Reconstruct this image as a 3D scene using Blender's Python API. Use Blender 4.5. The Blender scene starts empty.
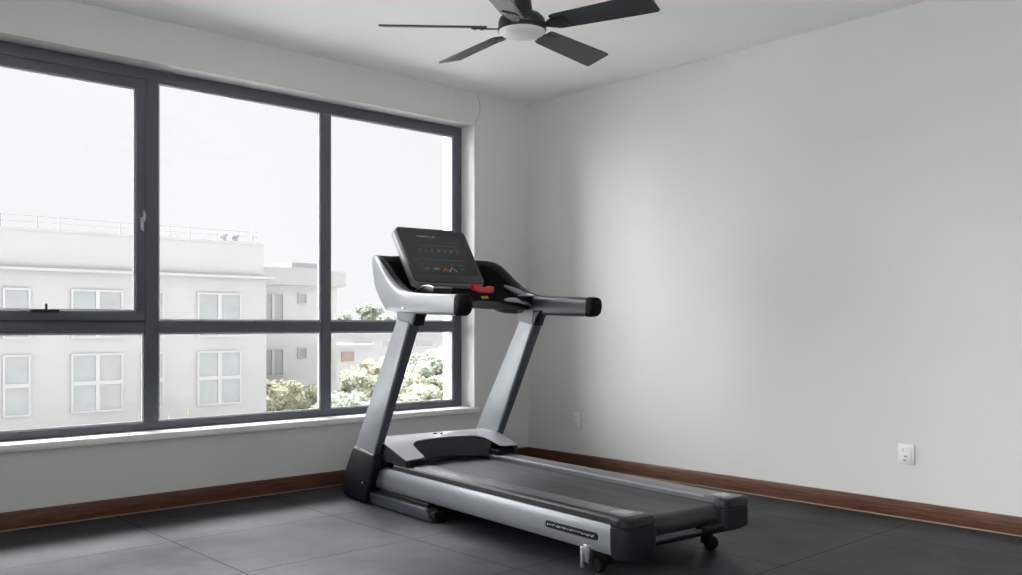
import bpy, bmesh, math, random
from mathutils import Vector, Matrix
random.seed(7)
PI = math.pi
SC = bpy.context.scene
COL = SC.collection

# ------------------------------------------------------------------ helpers
def link(name, me_or_data):
    o = bpy.data.objects.new(name, me_or_data); COL.objects.link(o); return o

def obj(name, bm, mat, parent=None, smooth=35, kind=None, mats=None):
    me = bpy.data.meshes.new(name)
    bmesh.ops.remove_doubles(bm, verts=bm.verts, dist=1e-6)
    bmesh.ops.recalc_face_normals(bm, faces=bm.faces)
    bm.to_mesh(me); bm.free()
    if smooth:
        for p in me.polygons: p.use_smooth = True
        me.set_sharp_from_angle(angle=math.radians(smooth))
    for m in (mats or [mat]): me.materials.append(m)
    o = link(name, me)
    if parent: o.parent = parent
    if kind: o['kind'] = kind
    return o

def empty(name, loc=(0, 0, 0), rz=0.0):
    o = link(name, None); o.location = loc; o.rotation_euler = (0, 0, rz)
    o.empty_display_size = 0.1
    return o

def tag(o, label, cat, group=None):
    o['label'] = label; o['category'] = cat
    if group: o['group'] = group
    return o

def NB(): return bmesh.new()

def box(bm, x0, x1, y0, y1, z0, z1, bev=0.0, seg=2, mi=0):
    t = bmesh.new()
    bmesh.ops.create_cube(t, size=1)
    for v in t.verts:
        v.co = Vector(((x0 + x1) / 2 + v.co.x * (x1 - x0), (y0 + y1) / 2 + v.co.y * (y1 - y0), (z0 + z1) / 2 + v.co.z * (z1 - z0)))
    if bev > 0:
        bmesh.ops.bevel(t, geom=list(t.edges), offset=bev, segments=seg, profile=0.5, affect='EDGES')
    merge(bm, t, mi)

def merge(bm, t, mi=0, mat=None):
    vm = {}
    for v in t.verts: vm[v] = bm.verts.new(mat @ v.co if mat else v.co)
    for f in t.faces:
        try:
            nf = bm.faces.new([vm[v] for v in f.verts]); nf.material_index = mi if mi else f.material_index
        except ValueError: pass
    t.free()

def prism(bm, pts, axis, a0, a1, bev=0.0, seg=2, mi=0):
    """pts: 2D polygon; axis 'y' -> pts are (x,z) extruded along y; 'z' -> (x,y); 'x' -> (y,z)"""
    t = bmesh.new()
    def P(p, a):
        if axis == 'y': return (p[0], a, p[1])
        if axis == 'z': return (p[0], p[1], a)
        return (a, p[0], p[1])
    A = [t.verts.new(P(p, a0)) for p in pts]; B = [t.verts.new(P(p, a1)) for p in pts]
    n = len(pts)
    t.faces.new(A); t.faces.new(B[::-1])
    for i in range(n): t.faces.new([A[i], B[i], B[(i + 1) % n], A[(i + 1) % n]])
    bmesh.ops.recalc_face_normals(t, faces=t.faces)
    if bev > 0:
        es = [e for e in t.edges if e.calc_face_angle(0) > 0.35]
        bmesh.ops.bevel(t, geom=es, offset=bev, segments=seg, profile=0.5, affect='EDGES')
    merge(bm, t, mi)

def loft(bm, rings, closed=True, caps=True, mi=0):
    """rings: lists of equal-length 3D points"""
    R = [[bm.verts.new(p) for p in r] for r in rings]
    n = len(R[0])
    for a, b in zip(R[:-1], R[1:]):
        for i in range(n if closed else n - 1):
            j = (i + 1) % n
            f = bm.faces.new([a[i], a[j], b[j], b[i]]); f.material_index = mi
    if caps:
        f = bm.faces.new(R[0][::-1]); f.material_index = mi
        f = bm.faces.new(R[-1]); f.material_index = mi

def tube(bm, pts, r, n=10, caps=True, closed=False, mi=0):
    pts = [Vector(p) for p in pts]; rings = []
    m = len(pts)
    up0 = None
    for i, p in enumerate(pts):
        if closed: d = (pts[(i + 1) % m] - pts[i - 1])
        else: d = pts[min(i + 1, m - 1)] - pts[max(i - 1, 0)]
        d.normalize()
        if up0 is None:
            up0 = Vector((0, 0, 1)) if abs(d.z) < 0.9 else Vector((1, 0, 0))
        s = d.cross(up0).normalized(); t = s.cross(d).normalized(); up0 = t
        rr = r[i] if isinstance(r, (list, tuple)) else r
        rings.append([p + s * math.cos(2 * PI * k / n) * rr + t * math.sin(2 * PI * k / n) * rr for k in range(n)])
    if closed: rings.append(rings[0]); caps = False
    loft(bm, rings, True, caps, mi)

def lathe(bm, prof, c=(0, 0, 0), n=40, mi=0):
    """prof: (r,z) list"""
    rings = []
    for r, z in prof:
        rings.append([Vector((c[0] + max(r, 1e-4) * math.cos(2 * PI * k / n), c[1] + max(r, 1e-4) * math.sin(2 * PI * k / n), c[2] + z)) for k in range(n)])
    loft(bm, rings, True, True, mi)

def rrect(x0, x1, y0, y1, r, n=6, rs=None):
    """rounded rectangle; rs = radii for (x1y1, x0y1, x0y0, x1y0)"""
    rs = rs or (r, r, r, r); out = []
    for (cx, cy, a0, rr) in ((x1, y1, 0, rs[0]), (x0, y1, 90, rs[1]), (x0, y0, 180, rs[2]), (x1, y0, 270, rs[3])):
        sx = -1 if cx == x1 else 1; sy = -1 if cy == y1 else 1
        for k in range(n + 1):
            a = math.radians(a0 + 90 * k / n)
            out.append((cx + sx * rr + rr * math.cos(a), cy + sy * rr + rr * math.sin(a)))
    return out

def lerp(a, b, t): return a + (b - a) * t
def interp(tab, x):
    if x <= tab[0][0]: return tab[0][1]
    for (a, b), (c, d) in zip(tab[:-1], tab[1:]):
        if x <= c: return lerp(b, d, (x - a) / (c - a))
    return tab[-1][1]

# ------------------------------------------------------------------ materials
def srgb(r, g, b):
    f = lambda c: (c / 12.92 if c <= 0.04045 else ((c + 0.055) / 1.055) ** 2.4)
    return (f(r / 255), f(g / 255), f(b / 255), 1)

def mat(name, col, rough=0.5, metal=0.0, spec=0.5, coat=0.0, noise=0.0, nscale=20, bump=0.0, bscale=60, coat_rough=0.1, rvar=0.0):
    m = bpy.data.materials.new(name); m.use_nodes = True
    nt = m.node_tree; b = nt.nodes['Principled BSDF']
    b.inputs['Base Color'].default_value = col
    b.inputs['Roughness'].default_value = rough
    b.inputs['Metallic'].default_value = metal
    b.inputs['Specular IOR Level'].default_value = spec
    b.inputs['Coat Weight'].default_value = coat
    b.inputs['Coat Roughness'].default_value = coat_rough
    tc = nt.nodes.new('ShaderNodeTexCoord')
    if noise > 0 or rvar > 0:
        n = nt.nodes.new('ShaderNodeTexNoise'); n.inputs['Scale'].default_value = nscale; n.inputs['Detail'].default_value = 5
        nt.links.new(tc.outputs['Object'], n.inputs['Vector'])
        if noise > 0:
            mx = nt.nodes.new('ShaderNodeMix'); mx.data_type = 'RGBA'
            mx.inputs[6].default_value = tuple(c * (1 - noise) for c in col[:3]) + (1,)
            mx.inputs[7].default_value = tuple(min(1, c * (1 + noise)) for c in col[:3]) + (1,)
            nt.links.new(n.outputs['Fac'], mx.inputs[0]); nt.links.new(mx.outputs[2], b.inputs['Base Color'])
        if rvar > 0:
            mr = nt.nodes.new('ShaderNodeMapRange'); mr.inputs[3].default_value = rough - rvar; mr.inputs[4].default_value = rough + rvar
            nt.links.new(n.outputs['Fac'], mr.inputs[0]); nt.links.new(mr.outputs[0], b.inputs['Roughness'])
    if bump > 0:
        n2 = nt.nodes.new('ShaderNodeTexNoise'); n2.inputs['Scale'].default_value = bscale; n2.inputs['Detail'].default_value = 4
        bp = nt.nodes.new('ShaderNodeBump'); bp.inputs['Strength'].default_value = bump; bp.inputs['Distance'].default_value = 0.002
        nt.links.new(tc.outputs['Object'], n2.inputs['Vector']); nt.links.new(n2.outputs['Fac'], bp.inputs['Height'])
        nt.links.new(bp.outputs['Normal'], b.inputs['Normal'])
    return m

M = {}
M['wall'] = mat('wall_paint', (0.68, 0.68, 0.67, 1), 0.85, spec=0.2, noise=0.015, nscale=3, bump=0.12, bscale=180)
M['ceiling'] = mat('ceiling_paint', (0.88, 0.87, 0.86, 1), 0.9, spec=0.2, noise=0.01, nscale=2)
M['white_trim'] = mat('white_sill_paint', (0.80, 0.80, 0.80, 1), 0.45, noise=0.02, nscale=14)
M['frame'] = mat('charcoal_aluminium', srgb(84, 89, 97), 0.40, metal=0.0, spec=0.5, noise=0.04, nscale=8)
M['gasket'] = mat('black_gasket', srgb(26, 27, 30), 0.6)
M['bead'] = mat('grey_glazing_bead', srgb(186, 189, 193), 0.4)
M['chrome'] = mat('brushed_chrome', (0.62, 0.63, 0.65, 1), 0.28, metal=1.0)
M['silver'] = mat('silver_paint', srgb(128, 133, 138), 0.40, metal=0.2, coat=0.15, noise=0.02, nscale=40)
M['silver_hood'] = mat('silver_hood_plastic', srgb(140, 143, 147), 0.36, metal=0.15, coat=0.3, noise=0.02, nscale=40)
M['charcoal'] = mat('charcoal_plastic', srgb(23, 26, 29), 0.42, spec=0.3, bump=0.1, bscale=400)
M['slate'] = mat('slate_plastic', srgb(56, 64, 71), 0.38, spec=0.4)
M['strip'] = mat('grey_upright_strip', srgb(72, 79, 83), 0.42, spec=0.4)
M['recess'] = mat('hood_recess_plastic', srgb(78, 84, 87), 0.5, spec=0.3)
M['collar'] = mat('grey_collar_plastic', srgb(112, 115, 118), 0.42)
M['rail'] = mat('glossy_rail_plastic', srgb(92, 94, 98), 0.32, spec=0.5, rvar=0.04, nscale=30, bump=0.12, bscale=500)
M['black'] = mat('black_plastic', srgb(12, 13, 14), 0.35, spec=0.3)
M['rubber'] = mat('black_rubber', srgb(13, 13, 14), 0.7, spec=0.2)
M['screen'] = mat('display_glass', srgb(22, 29, 30), 0.12, spec=0.6)
M['bezel'] = mat('display_bezel', srgb(54, 58, 58), 0.4)
M['console_side'] = mat('grey_console_shell', srgb(140, 143, 147), 0.4)
M['mark'] = mat('pale_printed_marking', srgb(190, 194, 196), 0.5)
M['mark_dim'] = mat('dim_printed_marking', srgb(84, 92, 92), 0.5)
M['red'] = mat('red_plastic', srgb(200, 24, 38), 0.35, coat=0.3)
M['orange'] = mat('orange_marking', srgb(205, 100, 60), 0.5)
M['yellow'] = mat('yellow_sticker', srgb(205, 150, 60), 0.5)
M['outlet'] = mat('outlet_plastic', srgb(225, 226, 228), 0.35)
M['slot'] = mat('outlet_slot', srgb(150, 152, 155), 0.6)
M['fan_black'] = mat('fan_black_metal', srgb(24, 24, 25), 0.35, spec=0.5)
M['blade'] = mat('fan_blade_dark', srgb(50, 50, 54), 0.42, spec=0.5, noise=0.1, nscale=12)
M['dome'] = mat('frosted_dome', (0.80, 0.81, 0.80, 1), 0.5)
M['cable'] = mat('painted_cable', srgb(186, 186, 184), 0.6)
M['plaster'] = mat('white_render', (0.29, 0.29, 0.287, 1), 0.9, spec=0.1, noise=0.02, nscale=0.6)
M['plaster_grey'] = mat('pale_grey_render', (0.36, 0.362, 0.366, 1), 0.9, spec=0.1, noise=0.02, nscale=0.6)
M['bwin_frame'] = mat('white_window_frame', (0.30, 0.30, 0.30, 1), 0.6)
M['pane_far'] = mat('curtained_window_pane', (0.205, 0.215, 0.218, 1), 0.25, noise=0.25, nscale=1.6)
M['roof'] = mat('grey_roof', (0.2, 0.2, 0.21, 1), 0.8)
M['brick_red'] = mat('reddish_wall', (0.20, 0.13, 0.11, 1), 0.8)
M['rail_far'] = mat('galvanised_rail', (0.22, 0.22, 0.225, 1), 0.6)
M['ground_out'] = mat('pale_paving', (0.42, 0.42, 0.415, 1), 0.9, noise=0.05, nscale=0.5)
M['bark'] = mat('grey_brown_bark', (0.20, 0.16, 0.12, 1), 0.9)
M['beltprint'] = mat('pale_cap_print', srgb(176, 178, 180), 0.35)

def foliage(name, a, b):
    m = mat(name, a, 0.75, spec=0.15)
    nt = m.node_tree; bs = nt.nodes['Principled BSDF']
    tc = nt.nodes.new('ShaderNodeTexCoord'); n = nt.nodes.new('ShaderNodeTexNoise'); n.inputs['Scale'].default_value = 0.9; n.inputs['Detail'].default_value = 6
    cr = nt.nodes.new('ShaderNodeValToRGB'); cr.color_ramp.elements[0].position = 0.35; cr.color_ramp.elements[1].position = 0.65
    cr.color_ramp.elements[0].color = a; cr.color_ramp.elements[1].color = b
    nt.links.new(tc.outputs['Object'], n.inputs['Vector']); nt.links.new(n.outputs['Fac'], cr.inputs['Fac']); nt.links.new(cr.outputs['Color'], bs.inputs['Base Color'])
    bs.inputs['Subsurface Weight'].default_value = 0.0
    return m
M['leaf_a'] = foliage('pale_green_leaves', (0.22, 0.235, 0.175, 1), (0.35, 0.36, 0.27, 1))
M['leaf_b'] = foliage('yellow_green_leaves', (0.27, 0.27, 0.19, 1), (0.41, 0.40, 0.30, 1))
M['leaf_d'] = foliage('cypress_leaves', (0.17, 0.18, 0.14, 1), (0.24, 0.25, 0.2, 1))
M['leaf_c'] = foliage('grey_green_leaves', (0.18, 0.21, 0.17, 1), (0.28, 0.31, 0.25, 1))

def glass_mat():
    m = bpy.data.materials.new('window_glass'); m.use_nodes = True; nt = m.node_tree
    for n in list(nt.nodes): nt.nodes.remove(n)
    out = nt.nodes.new('ShaderNodeOutputMaterial'); mx = nt.nodes.new('ShaderNodeMixShader')
    tr = nt.nodes.new('ShaderNodeBsdfTransparent'); gl = nt.nodes.new('ShaderNodeBsdfGlossy'); fr = nt.nodes.new('ShaderNodeFresnel')
    tr.inputs['Color'].default_value = (0.985, 0.99, 0.99, 1); gl.inputs['Roughness'].default_value = 0.02; fr.inputs['IOR'].default_value = 1.3
    nt.links.new(fr.outputs[0], mx.inputs[0]); nt.links.new(tr.outputs[0], mx.inputs[1]); nt.links.new(gl.outputs[0], mx.inputs[2])
    nt.links.new(mx.outputs[0], out.inputs[0]); return m
M['glass'] = glass_mat()

def wood_mat():
    m = mat('brown_wood_baseboard', srgb(104, 62, 44), 0.42, spec=0.4)
    nt = m.node_tree; b = nt.nodes['Principled BSDF']
    tc = nt.nodes.new('ShaderNodeTexCoord'); mp = nt.nodes.new('ShaderNodeMapping'); mp.inputs['Scale'].default_value = (3, 3, 45)
    n = nt.nodes.new('ShaderNodeTexNoise'); n.inputs['Scale'].default_value = 2.2; n.inputs['Detail'].default_value = 6
    cr = nt.nodes.new('ShaderNodeValToRGB')
    cr.color_ramp.elements[0].position = 0.3; cr.color_ramp.elements[0].color = srgb(70, 43, 32)
    cr.color_ramp.elements[1].position = 0.7; cr.color_ramp.elements[1].color = srgb(108, 70, 52)
    nt.links.new(tc.outputs['Object'], mp.inputs['Vector']); nt.links.new(mp.outputs[0], n.inputs['Vector'])
    nt.links.new(n.outputs['Fac'], cr.inputs['Fac']); nt.links.new(cr.outputs['Color'], b.inputs['Base Color'])
    return m
M['wood'] = wood_mat()
M['caulk'] = mat('tan_floor_bead', srgb(150, 132, 118), 0.6)

def floor_mat():
    m = bpy.data.materials.new('rubber_floor_tiles'); m.use_nodes = True; nt = m.node_tree; b = nt.nodes['Principled BSDF']
    N = nt.nodes.new; L = nt.links.new
    tc = N('ShaderNodeTexCoord'); sp = N('ShaderNodeSeparateXYZ'); L(tc.outputs['Object'], sp.inputs[0])
    def seam(out, off, size, w):
        a = N('ShaderNodeMath'); a.operation = 'ADD'; a.inputs[1].default_value = off; L(out, a.inputs[0])
        d = N('ShaderNodeMath'); d.operation = 'DIVIDE'; d.inputs[1].default_value = size; L(a.outputs[0], d.inputs[0])
        f = N('ShaderNodeMath'); f.operation = 'FRACT'; L(d.outputs[0], f.inputs[0])
        s = N('ShaderNodeMath'); s.operation = 'SUBTRACT'; s.inputs[1].default_value = 0.5; L(f.outputs[0], s.inputs[0])
        ab = N('ShaderNodeMath'); ab.operation = 'ABSOLUTE'; L(s.outputs[0], ab.inputs[0])
        g = N('ShaderNodeMath'); g.operation = 'GREATER_THAN'; g.inputs[1].default_value = 0.5 - w / size / 2; L(ab.outputs[0], g.inputs[0])
        return g
    sx = seam(sp.outputs['X'], 3.05 + 8.6, 0.86, 0.0045); sy = seam(sp.outputs['Y'], 0.785 + 7.2, 0.72, 0.0045)
    mxs = N('ShaderNodeMath'); mxs.operation = 'MAXIMUM'; L(sx.outputs[0], mxs.inputs[0]); L(sy.outputs[0], mxs.inputs[1])
    n1 = N('ShaderNodeTexNoise'); n1.inputs['Scale'].default_value = 1.8; n1.inputs['Detail'].default_value = 8; n1.inputs['Roughness'].default_value = 0.65; L(tc.outputs['Object'], n1.inputs['Vector'])
    cr = N('ShaderNodeValToRGB'); cr.color_ramp.elements[0].position = 0.38; cr.color_ramp.elements[0].color = (0.017, 0.018, 0.0205, 1)
    cr.color_ramp.elements[1].position = 0.62; cr.color_ramp.elements[1].color = (0.050, 0.052, 0.058, 1); L(n1.outputs['Fac'], cr.inputs['Fac'])
    # small pale specks of dust
    vo = N('ShaderNodeTexVoronoi'); vo.inputs['Scale'].default_value = 22; L(tc.outputs['Object'], vo.inputs['Vector'])
    lt = N('ShaderNodeMath'); lt.operation = 'LESS_THAN'; lt.inputs[1].default_value = 0.055; L(vo.outputs['Distance'], lt.inputs[0])
    n3 = N('ShaderNodeTexNoise'); n3.inputs['Scale'].default_value = 5; L(tc.outputs['Object'], n3.inputs['Vector'])
    gt = N('ShaderNodeMath'); gt.operation = 'GREATER_THAN'; gt.inputs[1].default_value = 0.56; L(n3.outputs['Fac'], gt.inputs[0])
    ml = N('ShaderNodeMath'); ml.operation = 'MULTIPLY'; L(lt.outputs[0], ml.inputs[0]); L(gt.outputs[0], ml.inputs[1])
    c1 = N('ShaderNodeMix'); c1.data_type = 'RGBA'; c1.inputs[7].default_value = (0.16, 0.16, 0.17, 1); L(ml.outputs[0], c1.inputs[0]); L(cr.outputs['Color'], c1.inputs[6])
    c2 = N('ShaderNodeMix'); c2.data_type = 'RGBA'; c2.inputs[7].default_value = (0.012, 0.012, 0.012, 1); L(mxs.outputs[0], c2.inputs[0]); L(c1.outputs[2], c2.inputs[6])
    L(c2.outputs[2], b.inputs['Base Color'])
    n2 = N('ShaderNodeTexNoise'); n2.inputs['Scale'].default_value = 1.3; n2.inputs['Detail'].default_value = 7; L(tc.outputs['Object'], n2.inputs['Vector'])
    mr = N('ShaderNodeMapRange'); mr.inputs[1].default_value = 0.3; mr.inputs[2].default_value = 0.7; mr.inputs[3].default_value = 0.44; mr.inputs[4].default_value = 0.58; L(n2.outputs['Fac'], mr.inputs[0])
    rx = N('ShaderNodeMath'); rx.operation = 'MAXIMUM'; L(mr.outputs[0], rx.inputs[0]); L(mxs.outputs[0], rx.inputs[1]); L(rx.outputs[0], b.inputs['Roughness'])
    b.inputs['Specular IOR Level'].default_value = 0.18
    nb = N('ShaderNodeTexNoise'); nb.inputs['Scale'].default_value = 140; nb.inputs['Detail'].default_value = 3; L(tc.outputs['Object'], nb.inputs['Vector'])
    bp = N('ShaderNodeBump'); bp.inputs['Strength'].default_value = 0.15; bp.inputs['Distance'].default_value = 0.002; L(nb.outputs['Fac'], bp.inputs['Height']); L(bp.outputs['Normal'], b.inputs['Normal'])
    return m
M['floor'] = floor_mat()

def belt_mat():
    m = mat('running_belt_rubber', (0.03, 0.03, 0.031, 1), 0.5, spec=0.3)
    nt = m.node_tree; b = nt.nodes['Principled BSDF']; N = nt.nodes.new; L = nt.links.new
    tc = N('ShaderNodeTexCoord'); mp = N('ShaderNodeMapping'); mp.inputs['Scale'].default_value = (0.6, 9, 1); L(tc.outputs['Object'], mp.inputs[0])
    n = N('ShaderNodeTexNoise'); n.inputs['Scale'].default_value = 1.6; n.inputs['Detail'].default_value = 5; L(mp.outputs[0], n.inputs['Vector'])
    cr = N('ShaderNodeValToRGB'); cr.color_ramp.elements[0].position = 0.35; cr.color_ramp.elements[0].color = (0.024, 0.024, 0.026, 1)
    cr.color_ramp.elements[1].position = 0.7; cr.color_ramp.elements[1].color = (0.042, 0.041, 0.045, 1)
    L(n.outputs['Fac'], cr.inputs[0]); L(cr.outputs[0], b.inputs['Base Color'])
    mr = N('ShaderNodeMapRange'); mr.inputs[3].default_value = 0.52; mr.inputs[4].default_value = 0.38; L(n.outputs['Fac'], mr.inputs[0]); L(mr.outputs[0], b.inputs['Roughness'])
    nb = N('ShaderNodeTexNoise'); nb.inputs['Scale'].default_value = 260; L(tc.outputs['Object'], nb.inputs['Vector'])
    bp = N('ShaderNodeBump'); bp.inputs['Strength'].default_value = 0.2; bp.inputs['Distance'].default_value = 0.001; L(nb.outputs['Fac'], bp.inputs['Height']); L(bp.outputs[0], b.inputs['Normal'])
    return m
M['belt'] = belt_mat()

# ------------------------------------------------------------------ room shell
XL, YB, H = -6.2, -6.8, 2.69
WX0, WX1, WZ0, WZ1 = -4.03, -0.535, 0.42, 2.455     # window opening
WT = 0.36                                            # wall thickness
bm = NB(); box(bm, XL, 0, YB, 0, -0.15, 0); obj('floor', bm, M['floor'], kind='structure', smooth=0)
bm = NB(); box(bm, XL, 0, YB, 0, H, H + 0.2); obj('ceiling', bm, M['ceiling'], kind='structure', smooth=0)
bm = NB()
# window wall: one polygon with a hole, built from a 3x3 grid without its middle
xs = [XL - 0.2, WX0, WX1, 0.2]; zs = [-0.15, WZ0, WZ1, H + 0.2]
for yy in (0.0, WT):
    for i in range(3):
        for k in range(3):
            if i == 1 and k == 1: continue
            bm.faces.new([bm.verts.new((xs[a], yy, zs[c])) for a, c in ((i, k), (i + 1, k), (i + 1, k + 1), (i, k + 1))])
def quad(b, *p): b.faces.new([b.verts.new(q) for q in p])
quad(bm, (WX0, 0, WZ0), (WX1, 0, WZ0), (WX1, WT, WZ0), (WX0, WT, WZ0)); quad(bm, (WX0, 0, WZ1), (WX1, 0, WZ1), (WX1, WT, WZ1), (WX0, WT, WZ1))
quad(bm, (WX0, 0, WZ0), (WX0, 0, WZ1), (WX0, WT, WZ1), (WX0, WT, WZ0)); quad(bm, (WX1, 0, WZ0), (WX1, 0, WZ1), (WX1, WT, WZ1), (WX1, WT, WZ0))
for x in (xs[0], xs[3]): 
    for k in range(3): quad(bm, (x, 0, zs[k]), (x, 0, zs[k + 1]), (x, WT, zs[k + 1]), (x, WT, zs[k]))
for z in (zs[0], zs[3]):
    for i in range(3): quad(bm, (xs[i], 0, z), (xs[i + 1], 0, z), (xs[i + 1], WT, z), (xs[i], WT, z))
obj('wall_front', bm, M['wall'], kind='structure', smooth=0)
bm = NB(); box(bm, 0, 0.2, YB - 0.2, 0, -0.15, H + 0.2); obj('wall_right', bm, M['wall'], kind='structure', smooth=0)
# the other two walls get added windows, unseen behind the viewer, brightening the room
def holed(name, a0, a1, o0, o1, oz0, oz1, fixed0, fixed1, along):
    bm = NB()
    def bx(p, q, zz0, zz1):
        if along == 'y': box(bm, fixed0, fixed1, p, q, zz0, zz1)
        else: box(bm, p, q, fixed0, fixed1, zz0, zz1)
    bx(a0, o0, -0.15, H + 0.2); bx(o1, a1, -0.15, H + 0.2); bx(o0, o1, -0.15, oz0); bx(o0, o1, oz1, H + 0.2)
    obj(name, bm, M['wall'], kind='structure', smooth=0)
def added_window(name, o0, o1, oz0, oz1, f, along, n):
    r = empty(name); r['kind'] = 'structure'
    def bx(bm, p, q, zz0, zz1, d0, d1):
        if along == 'y': box(bm, f + d0, f + d1, p, q, zz0, zz1)
        else: box(bm, p, q, f + d0, f + d1, zz0, zz1)
    bm = NB(); w = 0.06
    bx(bm, o0, o1, oz1 - w, oz1, 0, 0.06); bx(bm, o0, o1, oz0, oz0 + w, 0, 0.06)
    for k in range(n + 1):
        c = lerp(o0 + w / 2, o1 - w / 2, k / n); bx(bm, c - w / 2, c + w / 2, oz0 + w, oz1 - w, 0.001, 0.059)
    obj('window_frame', bm, M['frame'], r, smooth=0)
    for k in range(n):
        c0 = lerp(o0 + w / 2, o1 - w / 2, k / n) + w / 2; c1 = lerp(o0 + w / 2, o1 - w / 2, (k + 1) / n) - w / 2
        bm = NB(); bx(bm, c0, c1, oz0 + w, oz1 - w, 0.027, 0.033); obj('glass_pane', bm, M['glass'], r, smooth=0)
holed('wall_left', YB - 0.2, 0, -6.0, -2.2, 0.85, 2.5, XL - 0.2, XL, 'y')
holed('wall_back', XL, 0, -5.8, -2.0, 0.85, 2.5, YB - 0.2, YB, 'x')
added_window('added_window_2', -6.0, -2.2, 0.85, 2.5, XL - 0.13, 'y', 3)
added_window('added_window_3', -5.8, -2.0, 0.85, 2.5, YB - 0.13, 'x', 4)

bm = NB(); box(bm, XL, -0.016, -0.016, 0, 0.004, 0.092, 0.003); obj('baseboard_front', bm, M['wood'], kind='structure')
bm = NB(); box(bm, -0.016, 0, YB, 0, 0.004, 0.092, 0.003); obj('baseboard_right', bm, M['wood'], kind='structure')
bm = NB(); box(bm, XL, -0.019, -0.019, 0, 0, 0.006); obj('trim_2', bm, M['caulk'], kind='structure', smooth=0)
bm = NB(); box(bm, -0.019, 0, YB, -0.019, 0, 0.006); obj('trim_3', bm, M['caulk'], kind='structure', smooth=0)
bm = NB(); box(bm, WX0 - 0.03, WX1 + 0.03, -0.028, 0.0, 0.388, WZ0 + 0.004, 0.004); box(bm, WX0, WX1, -0.01, 0.15, WZ0 - 0.02, WZ0 + 0.004)
obj('trim_1', bm, M['white_trim'], kind='structure')

# ------------------------------------------------------------------ window
FY0, FY1 = 0.145, 0.205
win = empty('window_1', (0, 0, 0)); win['kind'] = 'structure'
z0, z1 = WZ0 + 0.004, WZ1
MB0, MB1 = 0.972, 1.037
bm = NB()
box(bm, WX0, WX1, FY0, FY1, z1 - 0.068, z1, 0.003)
box(bm, WX0, WX1, FY0, FY1, z0, z0 + 0.042, 0.003)
for a, b in ((WX0, WX0 + 0.085), (-2.828, -2.752), (-1.70, -1.632), (WX1 - 0.068, WX1)):
    box(bm, a, b, FY0 + 0.001, FY1 - 0.001, z0 + 0.03, z1 - 0.05, 0.003)
for a, b in ((WX0 + 0.08, -2.825), (-2.755, -1.697), (-1.635, WX1 - 0.06)):
    box(bm, a, b, FY0 + 0.002, FY1 - 0.002, MB0, MB1, 0.003)
obj('window_frame', bm, M['frame'], win)
# glazed lights: (x0,x1,z0,z1)
GL = [(-2.752, -1.70, MB1, z1 - 0.068), (-2.752, -1.70, z0 + 0.042, MB0), (-1.632, WX1 - 0.068, MB1, z1 - 0.068), (-1.632, WX1 - 0.068, z0 + 0.042, MB0), (WX0 + 0.085, -2.828, z0 + 0.042, MB0)]
def bead(bm, x0, x1, a, b, w, y0, y1):
    box(bm, x0, x1, y0, y1, b - w, b); box(bm, x0, x1, y0, y1, a, a + w)
    box(bm, x0, x0 + w, y0, y1, a + w, b - w); box(bm, x1 - w, x1, y0, y1, a + w, b - w)
for x0, x1, a, b in GL:
    bm = NB(); bead(bm, x0 - 0.001, x1 + 0.001, a - 0.001, b + 0.001, 0.012, 0.158, 0.172); obj('glazing_bead', bm, M['bead'], win, smooth=0)
    bm = NB(); box(bm, x0 + 0.004, x1 - 0.004, 0.174, 0.180, a + 0.004, b - 0.004); obj('glass_pane', bm, M['glass'], win, smooth=0)
# opening sash top left
sx0, sx1, sz0, sz1 = WX0 + 0.087, -2.831, MB1 + 0.002, z1 - 0.072
bm = NB(); w = 0.052
box(bm, sx0, sx1, 0.128, 0.185, sz1 - w, sz1, 0.003); box(bm, sx0, sx1, 0.128, 0.185, sz0, sz0 + w, 0.003)
box(bm, sx0, sx0 + w, 0.129, 0.184, sz0 + w - 0.01, sz1 - w + 0.01, 0.003); box(bm, sx1 - w, sx1, 0.129, 0.184, sz0 + w - 0.01, sz1 - w + 0.01, 0.003)
sash = obj('sash', bm, M['frame'], win)
bm = NB(); bead(bm, sx0 + w - 0.001, sx1 - w + 0.001, sz0 + w - 0.001, sz1 - w + 0.001, 0.010, 0.142, 0.156); obj('glazing_bead', bm, M['bead'], sash, smooth=0)
bm = NB(); box(bm, sx0 + w, sx1 - w, 0.158, 0.164, sz0 + w, sz1 - w); obj('glass_pane', bm, M['glass'], sash, smooth=0)
bm = NB()
for a, b, c, d in ((sx1 - 0.001, sx1 + 0.004, sz0, sz1 + 0.004), (sx0, sx1, sz1 - 0.001, sz1 + 0.005), (sx0, sx1, sz0 - 0.004, sz0 + 0.001)):
    box(bm, a, b, 0.136, 0.150, c, d)
obj('gasket', bm, M['gasket'], sash, smooth=0)
bm = NB()
hx = sx1 - 0.022
box(bm, hx - 0.009, hx + 0.009, 0.118, 0.129, 1.545, 1.615, 0.004)
tube(bm, [(hx, 0.122, 1.585), (hx, 0.105, 1.59), (hx + 0.002, 0.098, 1.605), (hx + 0.004, 0.098, 1.63), (hx + 0.002, 0.102, 1.648)], [0.007, 0.007, 0.008, 0.007, 0.004], 8)
tube(bm, [(hx, 0.118, 1.562), (hx - 0.004, 0.108, 1.548), (hx, 0.106, 1.538)], [0.006, 0.005, 0.004], 8)
obj('window_handle', bm, M['chrome'], sash)
bm = NB()
box(bm, -3.42, -3.285, 0.112, 0.130, sz0 + w - 0.012, sz0 + w + 0.006, 0.003); box(bm, -3.355, -3.343, 0.108, 0.116, sz0 + w, sz0 + w + 0.036, 0.003)
obj('window_latch', bm, M['gasket'], sash)

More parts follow.
